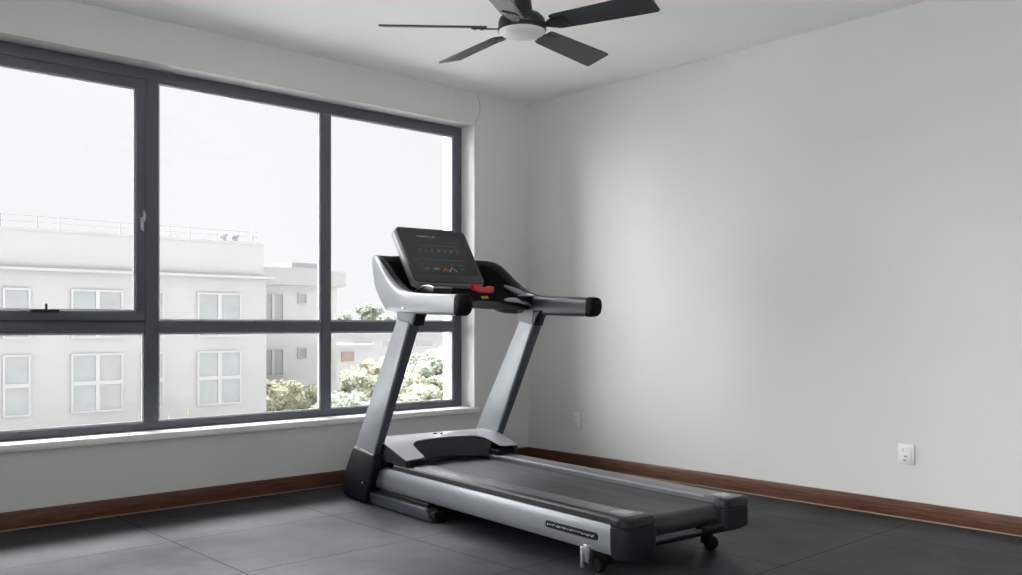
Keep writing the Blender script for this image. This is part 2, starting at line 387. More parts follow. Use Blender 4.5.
# wall cable above the window corner
bm = NB()
pts = [(-0.505, -0.003, 2.69), (-0.50, -0.004, 2.66), (-0.485, -0.004, 2.60), (-0.482, -0.004, 2.57), (-0.50, -0.004, 2.51), (-0.528, -0.004, 2.465), (-0.534, -0.002, 2.457)]
sm = []
for i in range(len(pts) - 1):
    for k in range(4): sm.append(Vector(pts[i]).lerp(Vector(pts[i + 1]), k / 4))
sm.append(Vector(pts[-1])); tube(bm, sm, 0.0028, 6)
tag(obj('wall_cable', bm, M['cable']), 'thin pale cable running down the wall from the ceiling to the window corner', 'cable')

# ------------------------------------------------------------------ wall outlets (on the right wall, x = 0)
def outlet_base(y, z, w, h):
    r = empty('wall_outlet', (0, y, z))
    bm = NB(); box(bm, -0.009, 0, -w / 2, w / 2, -h / 2, h / 2, 0.003); obj('cover_plate', bm, M['outlet'], r)
    return r
r = outlet_base(-2.882, 0.335, 0.085, 0.105)
tag(r, 'larger white wall plate low on the long wall, right of the treadmill', 'wall outlet', 'wall plates on the right wall')
bm = NB(); box(bm, -0.012, -0.008, -0.030, 0.028, -0.040, 0.040, 0.002); obj('insert', bm, M['outlet'], r)
bm = NB(); box(bm, -0.0135, -0.011, -0.006, 0.010, -0.014, -0.006, 0.001); box(bm, -0.0135, -0.011, -0.002, 0.014, -0.034, -0.026, 0.001); obj('socket_slot', bm, M['slot'], r)
bm = NB(); box(bm, -0.0135, -0.011, 0.014, 0.018, 0.018, 0.032, 0.001); obj('switch_rocker', bm, M['slot'], r)
r = outlet_base(-0.512, 0.330, 0.072, 0.112)
tag(r, 'white electrical outlet plate low on the wall just behind the treadmill, near the room corner', 'wall outlet', 'wall plates on the right wall')
for s in (-1, 1):
    bm = NB(); prism(bm, rrect(-0.016, 0.016, s * 0.026 - 0.014, s * 0.026 + 0.014, 0.006, 4), 'x', -0.0115, -0.008); obj('socket_face', bm, M['outlet'], r)
    bm = NB(); box(bm, -0.0125, -0.0105, -0.008, -0.005, s * 0.026 - 0.005, s * 0.026 + 0.006); box(bm, -0.0125, -0.0105, 0.005, 0.008, s * 0.026 - 0.005, s * 0.026 + 0.006); obj('socket_slot', bm, M['slot'], r)

# ------------------------------------------------------------------ ceiling fan
ZB = 2.408
fan = empty('ceiling_fan', (-1.844, -1.89, H))
tag(fan, 'dark five blade ceiling fan with a frosted dome light hanging from the ceiling', 'ceiling fan')
fz = ZB - H
bm = NB(); lathe(bm, [(0.0, 0), (0.075, 0), (0.075, -0.012), (0.062, -0.045), (0.028, -0.062), (0.0, -0.062)]); obj('canopy', bm, M['fan_black'], fan)
bm = NB(); tube(bm, [(0, 0, -0.055), (0, 0, fz + 0.075)], 0.02, 16); lathe(bm, [(0, fz + 0.15), (0.030, fz + 0.15), (0.042, fz + 0.13), (0.048, fz + 0.09), (0.048, fz + 0.05), (0, fz + 0.05)]); obj('downrod', bm, M['fan_black'], fan)
bm = NB(); lathe(bm, [(0, fz + 0.068), (0.050, fz + 0.068), (0.088, fz + 0.058), (0.106, fz + 0.040), (0.112, fz + 0.018), (0.110, fz + 0.002), (0.104, fz - 0.006), (0.0, fz - 0.006)], n=48)
obj('motor_housing', bm, M['fan_black'], fan)
bm = NB(); lathe(bm, [(0.0, fz - 0.004), (0.114, fz - 0.004), (0.115, fz - 0.012), (0.112, fz - 0.018), (0.0, fz - 0.018)], n=48); obj('light_ring', bm, M['fan_black'], fan)
bm = NB(); lathe(bm, [(0.0, fz - 0.015)] + [(0.110 * math.cos(t), fz - 0.015 - 0.032 * math.sin(t)) for t in [i * PI / 2 / 10 for i in range(11)]], n=48); obj('light_dome', bm, M['dome'], fan)
CAMYAW = math.radians(47.4)
def fan_blade(ang):
    # ang: direction of the blade in the room plane
    pitch = math.radians(-16)
    rot = Matrix.Rotation(ang, 4, 'Z') @ Matrix.Rotation(pitch, 4, 'X')
    bm = NB(); t = bmesh.new()
    outline = [(0.165, -0.050), (0.19, -0.056), (0.60, -0.069), (0.650, -0.070), (0.660, -0.062), (0.664, 0.060), (0.655, 0.069), (0.60, 0.069), (0.19, 0.056), (0.165, 0.050)]
    prism(t, outline, 'z', -0.004, 0.004, 0.0015, 1)
    merge(bm, t, 0, rot)
    b = obj('blade', bm, M['blade'], fan); b.location = (0, 0, fz)
    bm = NB(); t = bmesh.new()
    prism(t, [(0.085, -0.020), (0.13, -0.016), (0.16, -0.034), (0.225, -0.040), (0.238, -0.030), (0.238, 0.030), (0.225, 0.040), (0.16, 0.034), (0.13, 0.016), (0.085, 0.020)], 'z', -0.0105, -0.0045, 0.0015, 1)
    for sx, sy in ((0.19, -0.022), (0.19, 0.022), (0.222, 0)):
        lathe(t, [(0, -0.0135), (0.005, -0.0135), (0.006, -0.0105), (0, -0.0105)], (sx, sy, 0), 10)
    merge(bm, t, 0, rot)
    ir = obj('blade_bracket', bm, M['fan_black'], b)
for a in (182.5, 125, 52, -31, -105):
    # angles measured from the viewing direction's right
    fan_blade(math.radians(a) + CAMYAW - PI / 2)

# ------------------------------------------------------------------ treadmill
TH = math.radians(5.2)
O = Vector((-1.844, -0.676)) - Vector((-math.sin(TH), -math.cos(TH))) * 0.36
tm = empty('treadmill', (O.x, O.y, 0), -(PI / 2 + TH))
tag(tm, 'large silver and black motorised treadmill standing on the dark rubber floor', 'treadmill')
W = WD = 0.808; WA = 0.85      # deck width; width over the arms; near side is v=0, far side v=W
def mir(v, side): return v if side == 0 else W - v
def sbox(bm, side, x0, x1, v0, v1, z0_, z1_, bev=0, seg=2):
    a, b = mir(v0, side), mir(v1, side); box(bm, x0, x1, min(a, b), max(a, b), z0_, z1_, bev, seg)
def sprism(bm, side, pts, v0, v1, bev=0, seg=2):
    a, b = mir(v0, side), mir(v1, side); prism(bm, pts, 'y', min(a, b), max(a, b), bev, seg)

# base frame: long black members and cross tubes under the deck
bm = NB()
box(bm, 0.16, 2.28, 0.030, 0.145, 0.105, 0.222, 0.004); box(bm, 0.16, 2.28, W - 0.145, W - 0.030, 0.105, 0.222, 0.004)
box(bm, 0.19, 0.40, 0.03, W - 0.03, 0.07, 0.235, 0.01)
box(bm, 2.285, 2.335, 0.50, W - 0.165, 0.112, 0.150, 0.006)
for u in (0.95, 1.6): box(bm, u, u + 0.05, 0.1, W - 0.1, 0.10, 0.145, 0.004)
box(bm, 2.255, 2.285, 0.14, W - 0.14, 0.095, 0.118, 0.003)
obj('base_frame', bm, M['black'], tm)
# deck board
bm = NB(); box(bm, 0.42, 2.24, 0.15, W - 0.15, 0.160, 0.212, 0.003); obj('running_deck', bm, M['rubber'], tm)
# belt: closed loop around two rollers
bm = NB()
rr, zc = 0.045, 0.178; uf, ur = 0.40, 2.265
loop = []
for k in range(13): a = PI / 2 - PI * k / 12; loop.append((ur + rr * math.cos(a), zc + rr * math.sin(a)))
for k in range(13): a = -PI / 2 - PI * k / 12; loop.append((uf + rr * math.cos(a), zc + rr * math.sin(a)))
inner = []
r2 = rr - 0.004
for k in range(13): a = PI / 2 - PI * k / 12; inner.append((ur + r2 * math.cos(a), zc + r2 * math.sin(a)))
for k in range(13): a = -PI / 2 - PI * k / 12; inner.append((uf + r2 * math.cos(a), zc + r2 * math.sin(a)))
v0, v1 = 0.162, W - 0.162; n = len(loop)
A = [[bm.verts.new((p[0], v, p[1])) for p in L_] for v in (v0, v1) for L_ in (loop, inner)]
for i in range(n):
    j = (i + 1) % n
    bm.faces.new([A[0][i], A[0][j], A[2][j], A[2][i]]); bm.faces.new([A[1][i], A[3][i], A[3][j], A[1][j]])
    bm.faces.new([A[0][i], A[1][i], A[1][j], A[0][j]]); bm.faces.new([A[2][i], A[2][j], A[3][j], A[3][i]])
obj('running_belt', bm, M['belt'], tm)
bm = NB(); tube(bm, [(ur, v0 - 0.012, zc), (ur, v1 + 0.012, zc)], 0.038, 24); obj('rear_roller', bm, M['black'], tm)
bm = NB(); tube(bm, [(2.315, 0.15, 0.130), (2.315, 0.52, 0.130)], 0.010, 14); obj('cross_rod', bm, M['slate'], tm)

for side in (0, 1):
    far = side == 1; W = WD
    # silver side panel, rounded front end, slightly bulged
    bm = NB()
    prof = [(0.012, 0.092), (0.002, 0.104), (-0.004, 0.135), (-0.005, 0.165), (-0.002, 0.195), (0.006, 0.214), (0.020, 0.219), (0.034, 0.218), (0.034, 0.092)]
    rings = []
    for u, s, ins in ((0.302, 0.55, 0.020), (0.306, 0.78, 0.010), (0.316, 0.93, 0.004), (0.335, 1, 0), (1.3, 1, 0), (2.284, 1, 0)):
        rings.append([Vector((u, mir(lerp(0.034, v, 1) + ins * (1 if v < 0.03 else 0), side), 0.155 + (z - 0.155) * s)) for v, z in prof])
    loft(bm, rings)
    pan = obj('side_panel', bm, M['silver'], tm)
    if not far: pan['label'] = 'silver side panel with dark nameplate'
    # foot rail
    bm = NB()
    sec = [(0.006, 0.2185), (0.008, 0.238), (0.014, 0.247), (0.036, 0.2515), (0.132, 0.2505), (0.145, 0.248), (0.150, 0.242), (0.150, 0.216)]
    loft(bm, [[Vector((u, mir(v, side), z)) for v, z in sec] for u in (0.55, 1.0, 1.6, 2.20, 2.285)])
    fr = obj('foot_rail', bm, None, tm, smooth=25, mats=[M['rail'], M['charcoal']])
    for p in fr.data.polygons:
        c = p.center; d_ = c.y if side == 0 else W - c.y
        if d_ < 0.034 and abs(p.normal.x) < 0.5: p.material_index = 1
    if far:
        bm = NB(); sbox(bm, side, 0.66, 2.20, 0.1490, 0.1525, 0.240, 0.2500, 0.001, 1); obj('rail_trim', bm, M['console_side'], fr)
    bm = NB(); sbox(bm, side, 0.60, 2.27, 0.1502, 0.158, 0.165, 0.222); obj('rail_skirt', bm, M['rubber'], fr, smooth=0)
    # rear end cap: plan outline rounded at the rear corners, sides curve under
    bm = NB()
    def caploop(ins, z, du=0.0):
        x0, x1, y0, y1 = 2.282, (2.350 if far else 2.375) - ins - du, 0.0 + ins - 0.004, 0.185 - ins * 0.6
        pts = rrect(x0, x1, y0, y1, 0.02, 6, rs=(0.035, 0.002, 0.002, max(0.055 - ins * 0.5, 0.02)))
        return [Vector((p[0], mir(p[1], side), z)) for p in pts]
    zf = 0.022 if far else -0.014
    rings = [caploop(0.040, 0.078 + zf, 0.02), caploop(0.022, 0.084 + zf, 0.008), caploop(0.008, 0.098 + zf), caploop(0.001, 0.125), caploop(0.0, 0.170), caploop(0.0, 0.206), caploop(0.003, 0.209), caploop(0.003, 0.213), caploop(0.0, 0.216), caploop(0.001, 0.238), caploop(0.008, 0.249), caploop(0.018, 0.2525)]
    loft(bm, rings)
    cp = obj('end_cap', bm, M['charcoal'], tm, smooth=30)
    bm = NB()
    prism(bm, [(2.205, mir(0.045, side)), (2.225, mir(0.035, side)), (2.315, mir(0.030, side)), (2.332, mir(0.055, side)), (2.332, mir(0.135, side)), (2.315, mir(0.155, side)), (2.245, mir(0.145, side)), (2.215, mir(0.120, side))], 'z', 0.2500, 0.2540, 0.001, 1)
    tp = obj('cap_top', bm, M['rail'], cp)
    bm = NB()
    for k in range(4):
        prism(bm, [(2.225 + k * 0.018, mir(0.050 + 0.006 * k, side)), (2.237 + k * 0.018, mir(0.050 + 0.006 * k, side)), (2.232 + k * 0.020, mir(0.125, side)), (2.218 + k * 0.020, mir(0.125, side))], 'z', 0.2539, 0.2548)
    obj('cap_marking', bm, M['beltprint'], cp, smooth=0)
    # front boot around the foot of the upright
    W = WA
    bm = NB()
    sprism(bm, side, [(0.085, 0.012), (0.060, 0.03), (0.055, 0.10), (0.085, 0.17), (0.185, 0.315), (0.300, 0.305), (0.430, 0.292), (0.425, 0.215), (0.385, 0.14), (0.345, 0.07), (0.330, 0.004), (0.20, 0.010)], -0.050, 0.042, 0.012, 3)
    bt = obj('upright_boot', bm, M['charcoal'], tm, smooth=30)
    bm = NB(); t = bmesh.new(); lathe(t, [(0, 0), (0.007, 0), (0.006, 0.003), (0, 0.003)], (0, 0, 0), 12)
    rotm = Matrix.Translation((0.300, mir(-0.0495, side), 0.118)) @ Matrix.Rotation(PI / 2 if side == 0 else -PI / 2, 4, 'X'); merge(bm, t, 0, rotm); obj('screw', bm, M['chrome'], bt)
    bm = NB(); t = bmesh.new(); lathe(t, [(0, -0.016), (0.028, -0.016), (0.030, -0.010), (0.030, 0.010), (0.028, 0.016), (0, 0.016)], n=24)
    merge(bm, t, 0, Matrix.Translation((0.115, mir(0.008, side), 0.030)) @ Matrix.Rotation(PI / 2, 4, 'X')); obj('transport_wheel', bm, M['rubber'], tm)
    # floor beam from the boot backwards
    bm = NB()
    sprism(bm, side, [(0.30, 0.006), (0.30, 0.066), (0.925, 0.068), (0.940, 0.060), (0.978, 0.006)], -0.026, 0.048, 0.005, 2)
    fb = obj('floor_beam', bm, M['slate'], tm)
    bm = NB(); sprism(bm, side, [(0.950, 0.0), (0.950, 0.040), (0.960, 0.056), (0.990, 0.056), (1.002, 0.040), (1.003, 0.0)], -0.010, 0.055, 0.006, 2); obj('rubber_block', bm, M['rubber'], fb)
    bm = NB(); sbox(bm, side, 0.40, 0.93, -0.010, 0.040, 0.0695, 0.090, 0.003); obj('beam_spacer', bm, M['black'], fb)
    # rear foot
    W = WD; dv = 0.055 if far else -0.012; du = 0.0 if far else -0.025
    bm = NB()
    sbox(bm, side, 2.140 + du, 2.178 + du, 0.012 + dv, 0.046 + dv, 0.035, 0.110, 0.003)
    sbox(bm, side, 2.130 + du, 2.150 + du, 0.006 + dv, 0.014 + dv, 0.012, 0.10, 0.002)
    ft = obj('foot_bracket', bm, M['chrome' if not far else 'black'], tm)
    if not far: ft['label'] = 'chrome bracket of the rear foot'
    bm = NB(); t = bmesh.new(); lathe(t, [(0, -0.020), (0.026, -0.020), (0.030, -0.013), (0.030, 0.013), (0.026, 0.020), (0, 0.020)], n=24)
    merge(bm, t, 0, Matrix.Translation((2.200 + du, mir(0.050 + dv, side), 0.030)) @ Matrix.Rotation(PI / 2, 4, 'X'))
    sbox(bm, side, 2.175 + du, 2.225 + du, 0.062 + dv, 0.095 + dv, 0.03, 0.107, 0.006)
    obj('foot_wheel', bm, M['rubber'], ft)
    W = WA
    # upright: silver tapered tube with dark rear strip
    bm = NB()
    vo = -0.030
    vr = (lambda t: (lerp(0.796, 0.812, t), lerp(0.846, 0.880, t))) if far else (lambda t: (lerp(-0.036, -0.030, t), lerp(0.010, 0.038, t)))
    rings = []
    for t_ in (0, 0.1, 0.25, 0.5, 0.75, 1):
        z = lerp(0.262, 1.045, t_); a = lerp(0.145, 0.645, t_); wd = lerp(0.232, 0.138, t_)
        zz = z
        rings.append([Vector((p[0], p[1], zz - (p[0] - a) * 0.16)) for p in rrect(a, a + wd, vr(t_)[0], vr(t_)[1], 0.012, 4)])
    loft(bm, rings)
    up = obj('upright', bm, M['silver'], tm, smooth=40)
    if far: up['label'] = 'silver upright on the wall side'
    bm = NB(); rings = []
    for t_ in (0, 0.25, 0.5, 0.75, 1):
        z = lerp(0.262, 1.045, t_); a = lerp(0.145, 0.645, t_); wd = lerp(0.232, 0.138, t_)
        rings.append([Vector((p[0], p[1], z - (p[0] - a) * 0.16)) for p in rrect(a + wd - 0.008, a + wd + 0.0035, vr(t_)[0] + 0.005, vr(t_)[1] - 0.003, 0.004, 2)])
    loft(bm, rings); obj('upright_back_strip', bm, M['strip'], up)
    # collar between upright and handrail
    bm = NB(); sprism(bm, side, [(0.640, 1.040), (0.625, 1.115), (0.855, 1.100), (0.812, 1.060), (0.792, 1.014)], -0.022, 0.046, 0.006, 2)
    obj('collar', bm, M['collar'], tm)
    bm = NB(); sprism(bm, side, [(0.780, 1.012), (0.790, 1.100), (0.862, 1.098), (0.822, 1.058), (0.800, 1.010)], -0.018, 0.049, 0.004, 2)
    obj('collar_back', bm, M['black'], tm)

W = WD
# nameplate on the near side panel
bm = NB()
pl = []
for p in rrect(1.882, 2.214, 0.141, 0.172, 0.0150, 6): pl.append(p)
prism(bm, pl, 'y', -0.0085, -0.003, 0.001, 1)
npl = obj('nameplate', bm, M['black'], tm)
bm = NB(); rnd = random.Random(3)
u = 1.897
segs = []
while u < 2.196:
    w_ = rnd.choice((0.006, 0.009, 0.012)); h_ = rnd.choice((0.004, 0.008, 0.009, 0.010)) if u < 2.04 else rnd.choice((0.007, 0.009, 0.006))
    zc_ = 0.1565 + rnd.uniform(-0.0015, 0.0015)
    k = rnd.random()
    t_ = 0.0022
    if k < 0.3: box(bm, u, u + w_, -0.0092, -0.0083, zc_ - t_ / 2, zc_ + t_ / 2)
    elif k < 0.6:
        box(bm, u, u + t_, -0.0092, -0.0083, zc_ - h_ / 2, zc_ + h_ / 2); box(bm, u + t_, u + w_, -0.0092, -0.0083, zc_ + h_ / 2 - t_, zc_ + h_ / 2)
    else:
        box(bm, u, u + t_, -0.0092, -0.0083, zc_ - h_ / 2, zc_ + h_ / 2); box(bm, u + w_ - t_, u + w_, -0.0092, -0.0083, zc_ - h_ / 2, zc_ + h_ / 2); box(bm, u + t_, u + w_ - t_, -0.0092, -0.0083, zc_ - h_ / 2, zc_ - h_ / 2 + t_)
    u += w_ + 0.0035
obj('nameplate_lettering', bm, M['mark'], npl, smooth=0)

# motor hood: bridge shaped cover with arched opening where the belt runs under
ZT = [(0.17, 0.300), (0.19, 0.335), (0.22, 0.358), (0.28, 0.369), (0.38, 0.368), (0.46, 0.356), (0.55, 0.332), (0.70, 0.288)]
def ztop(u): return interp(ZT, u)
bm = NB()
arch = [(0.0, 0.700), (0.100, 0.690), (0.130, 0.678), (0.138, 0.600), (0.150, 0.530), (0.170, 0.495), (0.210, 0.468), (0.28, 0.452), (0.36, 0.444), (0.425, 0.442)]
arch = arch + [(W - v, 0.44 + (u - 0.44) * 0.80) for v, u in reversed(arch[:-1])]
us = [0.17, 0.18, 0.19, 0.205, 0.22, 0.25, 0.28, 0.33, 0.38]
def crown(v):  # gentle rounding towards the outer edges
    d = min(v, W - v); return -0.002 * max(0, 1 - d / 0.01) ** 2
cols = []
for v, ue in arch:
    m_ = 7
    ul = us + [lerp(0.38, ue, (k + 1) / m_) for k in range(m_)]
    cols.append([Vector((u, v, ztop(u) + crown(v))) for u in ul])
zb = 0.2530
TV = [[bm.verts.new(p) for p in c] for c in cols]
th_ = 0.005
BVt = [[bm.verts.new((p.x, p.y, max(p.z - th_, zb))) for p in c] for c in cols]
nc, nr = len(cols), len(cols[0])
for i in range(nc - 1):
    for j in range(nr - 1):
        bm.faces.new([TV[i][j], TV[i + 1][j], TV[i + 1][j + 1], TV[i][j + 1]]); bm.faces.new([BVt[i][j], BVt[i][j + 1], BVt[i + 1][j + 1], BVt[i + 1][j]])
    bm.faces.new([TV[i][-1], TV[i + 1][-1], BVt[i + 1][-1], BVt[i][-1]]); bm.faces.new([TV[i][0], BVt[i][0], BVt[i + 1][0], TV[i + 1][0]])
for j in range(nr - 1):
    bm.faces.new([TV[0][j], TV[0][j + 1], BVt[0][j + 1], BVt[0][j]]); bm.faces.new([TV[-1][j], BVt[-1][j], BVt[-1][j + 1], TV[-1][j + 1]])
hood = obj('motor_hood', bm, M['silver_hood'], tm, smooth=40)
# dark sides and front under the hood shell
bm = NB()
for side in (0, 1):
    ue_ = 0.694 if side == 0 else 0.641
    sprism(bm, side, [(0.19, 0.12), (0.19, ztop(0.19) - 0.006)] + [(u, ztop(u) - 0.006) for u in (0.22, 0.28, 0.38, 0.46, 0.55, ue_ - 0.004)] + [(ue_, 0.2525), (0.45, 0.2525), (0.44, 0.12)], 0.0015, 0.030)
box(bm, 0.175, 0.20, 0.03, W - 0.03, 0.08, 0.295, 0.004)
obj('hood_side', bm, M['charcoal'], hood, smooth=0)
# recessed wall of the arch
bm = NB()
ri = []
for v, ue in arch[3:-3]:
    ri.append((v, ue))
top = [Vector((ue - 0.012, v, ztop(ue) - 0.010)) for v, ue in ri]; bot = [Vector((ue - 0.055 if 0.2 < v < W - 0.2 else ue - 0.03, v, 0.230)) for v, ue in ri]
back = [Vector((p.x - 0.01, p.y, p.z)) for p in top]; backb = [Vector((p.x - 0.01, p.y, p.z)) for p in bot]
rings = [[t_, b_, bb, ba] for t_, b_, bb, ba in zip(top, bot, backb, back)]
loft(bm, rings)
obj('hood_recess', bm, M['recess'], hood)
for side in (0, 1):
    bm = NB(); ue_ = 0.682 if side == 0 else 0.632; sbox(bm, side, 0.55, ue_, 0.032, 0.150, 0.2525, 0.280, 0.002); obj('hood_foot', bm, M['rubber'], hood)
bm = NB(); 
for dx, dy, rr_ in ((0.355, 0.405, 0.013), (0.372, 0.440, 0.009)):
    lathe(bm, [(0, ztop(dx) - 0.004), (rr_, ztop(dx) - 0.004), (rr_ * 0.9, ztop(dx) + 0.004), (0, ztop(dx) + 0.006)], (dx, dy, 0), 16)
obj('hood_knob', bm, M['rubber'], hood)

W = WA
# horseshoe handrail: silver outer shell and dark inner liner
# station: u, v, z bottom, z top, thickness
half = [(1.245, -0.006, 1.060, 1.166, 0.084), (1.15, -0.006, 1.062, 1.169, 0.086), (1.00, -0.006, 1.066, 1.175, 0.086), (0.85, -0.006, 1.072, 1.182, 0.086),
        (0.76, -0.005, 1.077, 1.192, 0.085), (0.70, -0.004, 1.080, 1.210, 0.083), (0.64, -0.003, 1.082, 1.244, 0.080), (0.58, -0.002, 1.082, 1.288, 0.076),
        (0.53, -0.001, 1.086, 1.332, 0.071), (0.48, 0.000, 1.096, 1.374, 0.066), (0.43, 0.002, 1.142, 1.400, 0.060), (0.385, 0.006, 1.198, 1.410, 0.056),
        (0.345, 0.022, 1.238, 1.414, 0.052), (0.312, 0.054, 1.262, 1.416, 0.048), (0.290, 0.095, 1.262, 1.417, 0.045), (0.276, 0.15, 1.255, 1.418, 0.042), (0.268, 0.25, 1.25, 1.424, 0.040), (0.265, 0.425, 1.25, 1.430, 0.040)]
path = half + [(u, W - v - 0.085 * min(1, max(0, (0.74 - u) / 0.34)) * min(1, max(0, 1 - v / 0.3)), a, b, t) for u, v, a, b, t in reversed(half[:-1])]
def station(i, outer):
    u, v, zb_, zt_, th = path[i]
    p0 = path[max(i - 1, 0)]; p1 = path[min(i + 1, len(path) - 1)]
    d = Vector((p1[0] - p0[0], p1[1] - p0[1], 0)).normalized()
    # outward = left of travel? path goes from near rear to front to far: outward is away from the centre
    nrm = Vector((d.y, -d.x, 0))
    c = Vector((0.8, 0.425, 0)) - Vector((u, v, 0))
    if nrm.dot(c) > 0: nrm = -nrm
    hz, hx_ = (zt_ - zb_) / 2, th / 2; cz = (zt_ + zb_) / 2
    lean = (zt_ - zb_ - 0.10) * 0.10
    out = []
    N_ = 9
    angs = [math.radians(78 - (168) * k / (N_ - 1)) for k in range(N_)] if outer else [math.radians(-90 - 192 * k / (N_ + 1)) for k in range(N_ + 2)]
    for a in angs:
        ca, sa = math.cos(a), math.sin(a)
        ex = 0.55
        x = hx_ * math.copysign(abs(ca) ** ex, ca); z = hz * math.copysign(abs(sa) ** ex, sa)
        q = Vector((u, v, cz)) + nrm * (x + lean * (z / hz)) + Vector((0, 0, z)); out.append(q)
    return out
bm = NB(); loft(bm, [station(i, True) for i in range(len(path))])
obj('handrail_shell', bm, M['silver'], tm, smooth=50)
bm = NB(); loft(bm, [station(i, False) for i in range(len(path))])
hl = obj('handrail_liner', bm, None, tm, smooth=50, mats=[M['slate'], M['black']])
for p in hl.data.polygons:
    if p.center.x < 0.66: p.material_index = 1
# inner lining behind the display, down to the tray
bm = NB(); rings = []
for u, v, _, zt_, _t in path:
    if u < 0.60:
        d = Vector((0.75 - u, 0.425 - v, 0)).normalized() * 0.030
        p = Vector((u, v, 0)) + d; q = Vector((u, v, 0)) + d * 1.25
        rings.append([Vector((p.x, p.y, 1.17)), Vector((q.x, q.y, 1.17)), Vector((q.x, q.y, zt_ - 0.035)), Vector((p.x, p.y, zt_ - 0.035))])
loft(bm, rings); obj('tray_backing', bm, M['rubber'], tm, smooth=50)
# black grip ends
for side in (0, 1):
    bm = NB(); rings = []
    for du, s in ((-0.012, 1.03), (0.0, 1.03), (0.018, 1.0), (0.030, 0.90), (0.038, 0.74), (0.042, 0.45), (0.043, 0.1)):
        ring = []
        for k in range(24):
            a = 2 * PI * k / 24; ca, sa = math.cos(a), math.sin(a)
            ring.append(Vector((1.245 + du - 0.012 * (sa < 0) * abs(sa), mir(-0.006 + 0.043 * s * math.copysign(abs(ca) ** 0.55, ca), side), 1.1130 + 0.053 * s * math.copysign(abs(sa) ** 0.6, sa))))
        rings.append(ring)
    loft(bm, rings); obj('grip_end', bm, M['rubber'], tm, smooth=50)
    bm = NB(); t = bmesh.new(); lathe(t, [(0, 0), (0.008, 0), (0.007, 0.004), (0, 0.005)], n=14)
    merge(bm, t, 0, Matrix.Translation((0.745, mir(-0.0475, side), 1.105)) @ Matrix.Rotation(PI / 2 if side == 0 else -PI / 2, 4, 'X')); obj('screw', bm, M['chrome'], tm)

# black tray and control housing between the arms
bm = NB()
yl, yr = 0.040, W - 0.040
plan = [(0.42, 0.12), (0.50, yl), (0.60, yl), (0.74, yl), (0.77, 0.12), (0.80, 0.22), (0.83, 0.34), (0.835, 0.425), (0.83, 0.51), (0.80, 0.63), (0.77, 0.73), (0.74, yr), (0.60, yr), (0.50, yr), (0.42, W - 0.12)]
def tz(v): d = abs(v - 0.425) / 0.385; return d
A = []; B = []
for u, v in plan:
    d = tz(v); A.append((u, v, lerp(1.150, 1.105, d ** 1.5))); B.append((u, v, lerp(1.205, 1.178, d ** 2)))
va = [bm.verts.new(p) for p in A]; vb = [bm.verts.new(p) for p in B]; ca_ = bm.verts.new((0.5, 0.425, 1.12)); cb_ = bm.verts.new((0.5, 0.425, 1.20))
for i in range(len(plan)):
    j = (i + 1) % len(plan)
    bm.faces.new([va[i], va[j], vb[j], vb[i]]); bm.faces.new([va[j], va[i], ca_]); bm.faces.new([vb[i], vb[j], cb_])
tray = obj('console_tray', bm, M['rubber'], tm, smooth=30)
# phone and bottle holders: raised black humps with a bright rim, beside the display
for side in (0, 1):
    hp = [(0.72, 1.18), (0.735, 1.197), (0.775, 1.213), (0.83, 1.224), (0.885, 1.224), (0.93, 1.214), (0.925, 1.18)]
    zo = 0.0 if side == 0 else -0.030
    hp = [(u, z + zo) for u, z in hp]
    bm = NB(); sprism(bm, side, [(u - 0.09, z) for u, z in hp], 0.085, 0.200, 0.003, 2); bw_ = obj('storage_holder', bm, M['black'], tm)
    bm = NB(); tube(bm, [(u - 0.09, mir(0.085, side), z + 0.001) for u, z in hp[:-1]], 0.0042, 8); tube(bm, [(hp[5][0] - 0.09, mir(0.085 + 0.115 * k / 4, side), hp[5][1]) for k in range(5)], 0.0042, 8)
    obj('holder_rim', bm, M['chrome'], bw_)
    # metal pulse grips curving from the housing to the arm
    bm = NB(); pts = []
    for k in range(9):
        t_ = k / 8
        pts.append((lerp(0.850, 0.80, t_), mir(lerp(0.300, 0.075, t_), side), lerp(1.156, 1.130, t_) + 0.012 * math.sin(t_ * PI)))
    tube(bm, pts, [0.006, 0.011, 0.013, 0.014, 0.014, 0.013, 0.011, 0.009, 0.006], 12); obj('pulse_grip', bm, M['chrome'], tm)
    if side == 1:
        bm = NB(); pts = []
        for k in range(9):
            t_ = k / 8
            pts.append((lerp(0.78, 0.82, t_), mir(lerp(0.250, 0.075, t_), side), lerp(1.238, 1.168, t_)))
        tube(bm, pts, [0.005, 0.010, 0.014, 0.016, 0.016, 0.014, 0.011, 0.008, 0.006], 12); obj('pulse_grip', bm, M['console_side'], tm)
# safety key
bm = NB()
prism(bm, [(0.330, 1.238), (0.348, 1.202), (0.385, 1.194), (0.458, 1.192), (0.475, 1.198), (0.478, 1.226), (0.458, 1.232), (0.433, 1.224), (0.393, 1.226), (0.368, 1.240)], 'x', 0.815, 0.850, 0.004, 2)
obj('safety_key', bm, M['red'], tm)
bm = NB(); prism(bm, [(0.405, 1.160), (0.450, 1.162), (0.440, 1.177), (0.395, 1.174)], 'x', 0.8325, 0.838, 0.0005, 1); obj('warning_sticker', bm, M['yellow'], tm)
# display mast
bm = NB(); prism(bm, [(0.30, 1.18), (0.30, 1.26), (0.33, 1.33), (0.37, 1.34), (0.43, 1.262), (0.47, 1.19)], 'y', 0.26, 0.59, 0.01, 2); obj('display_mount', bm, M['black'], tm)

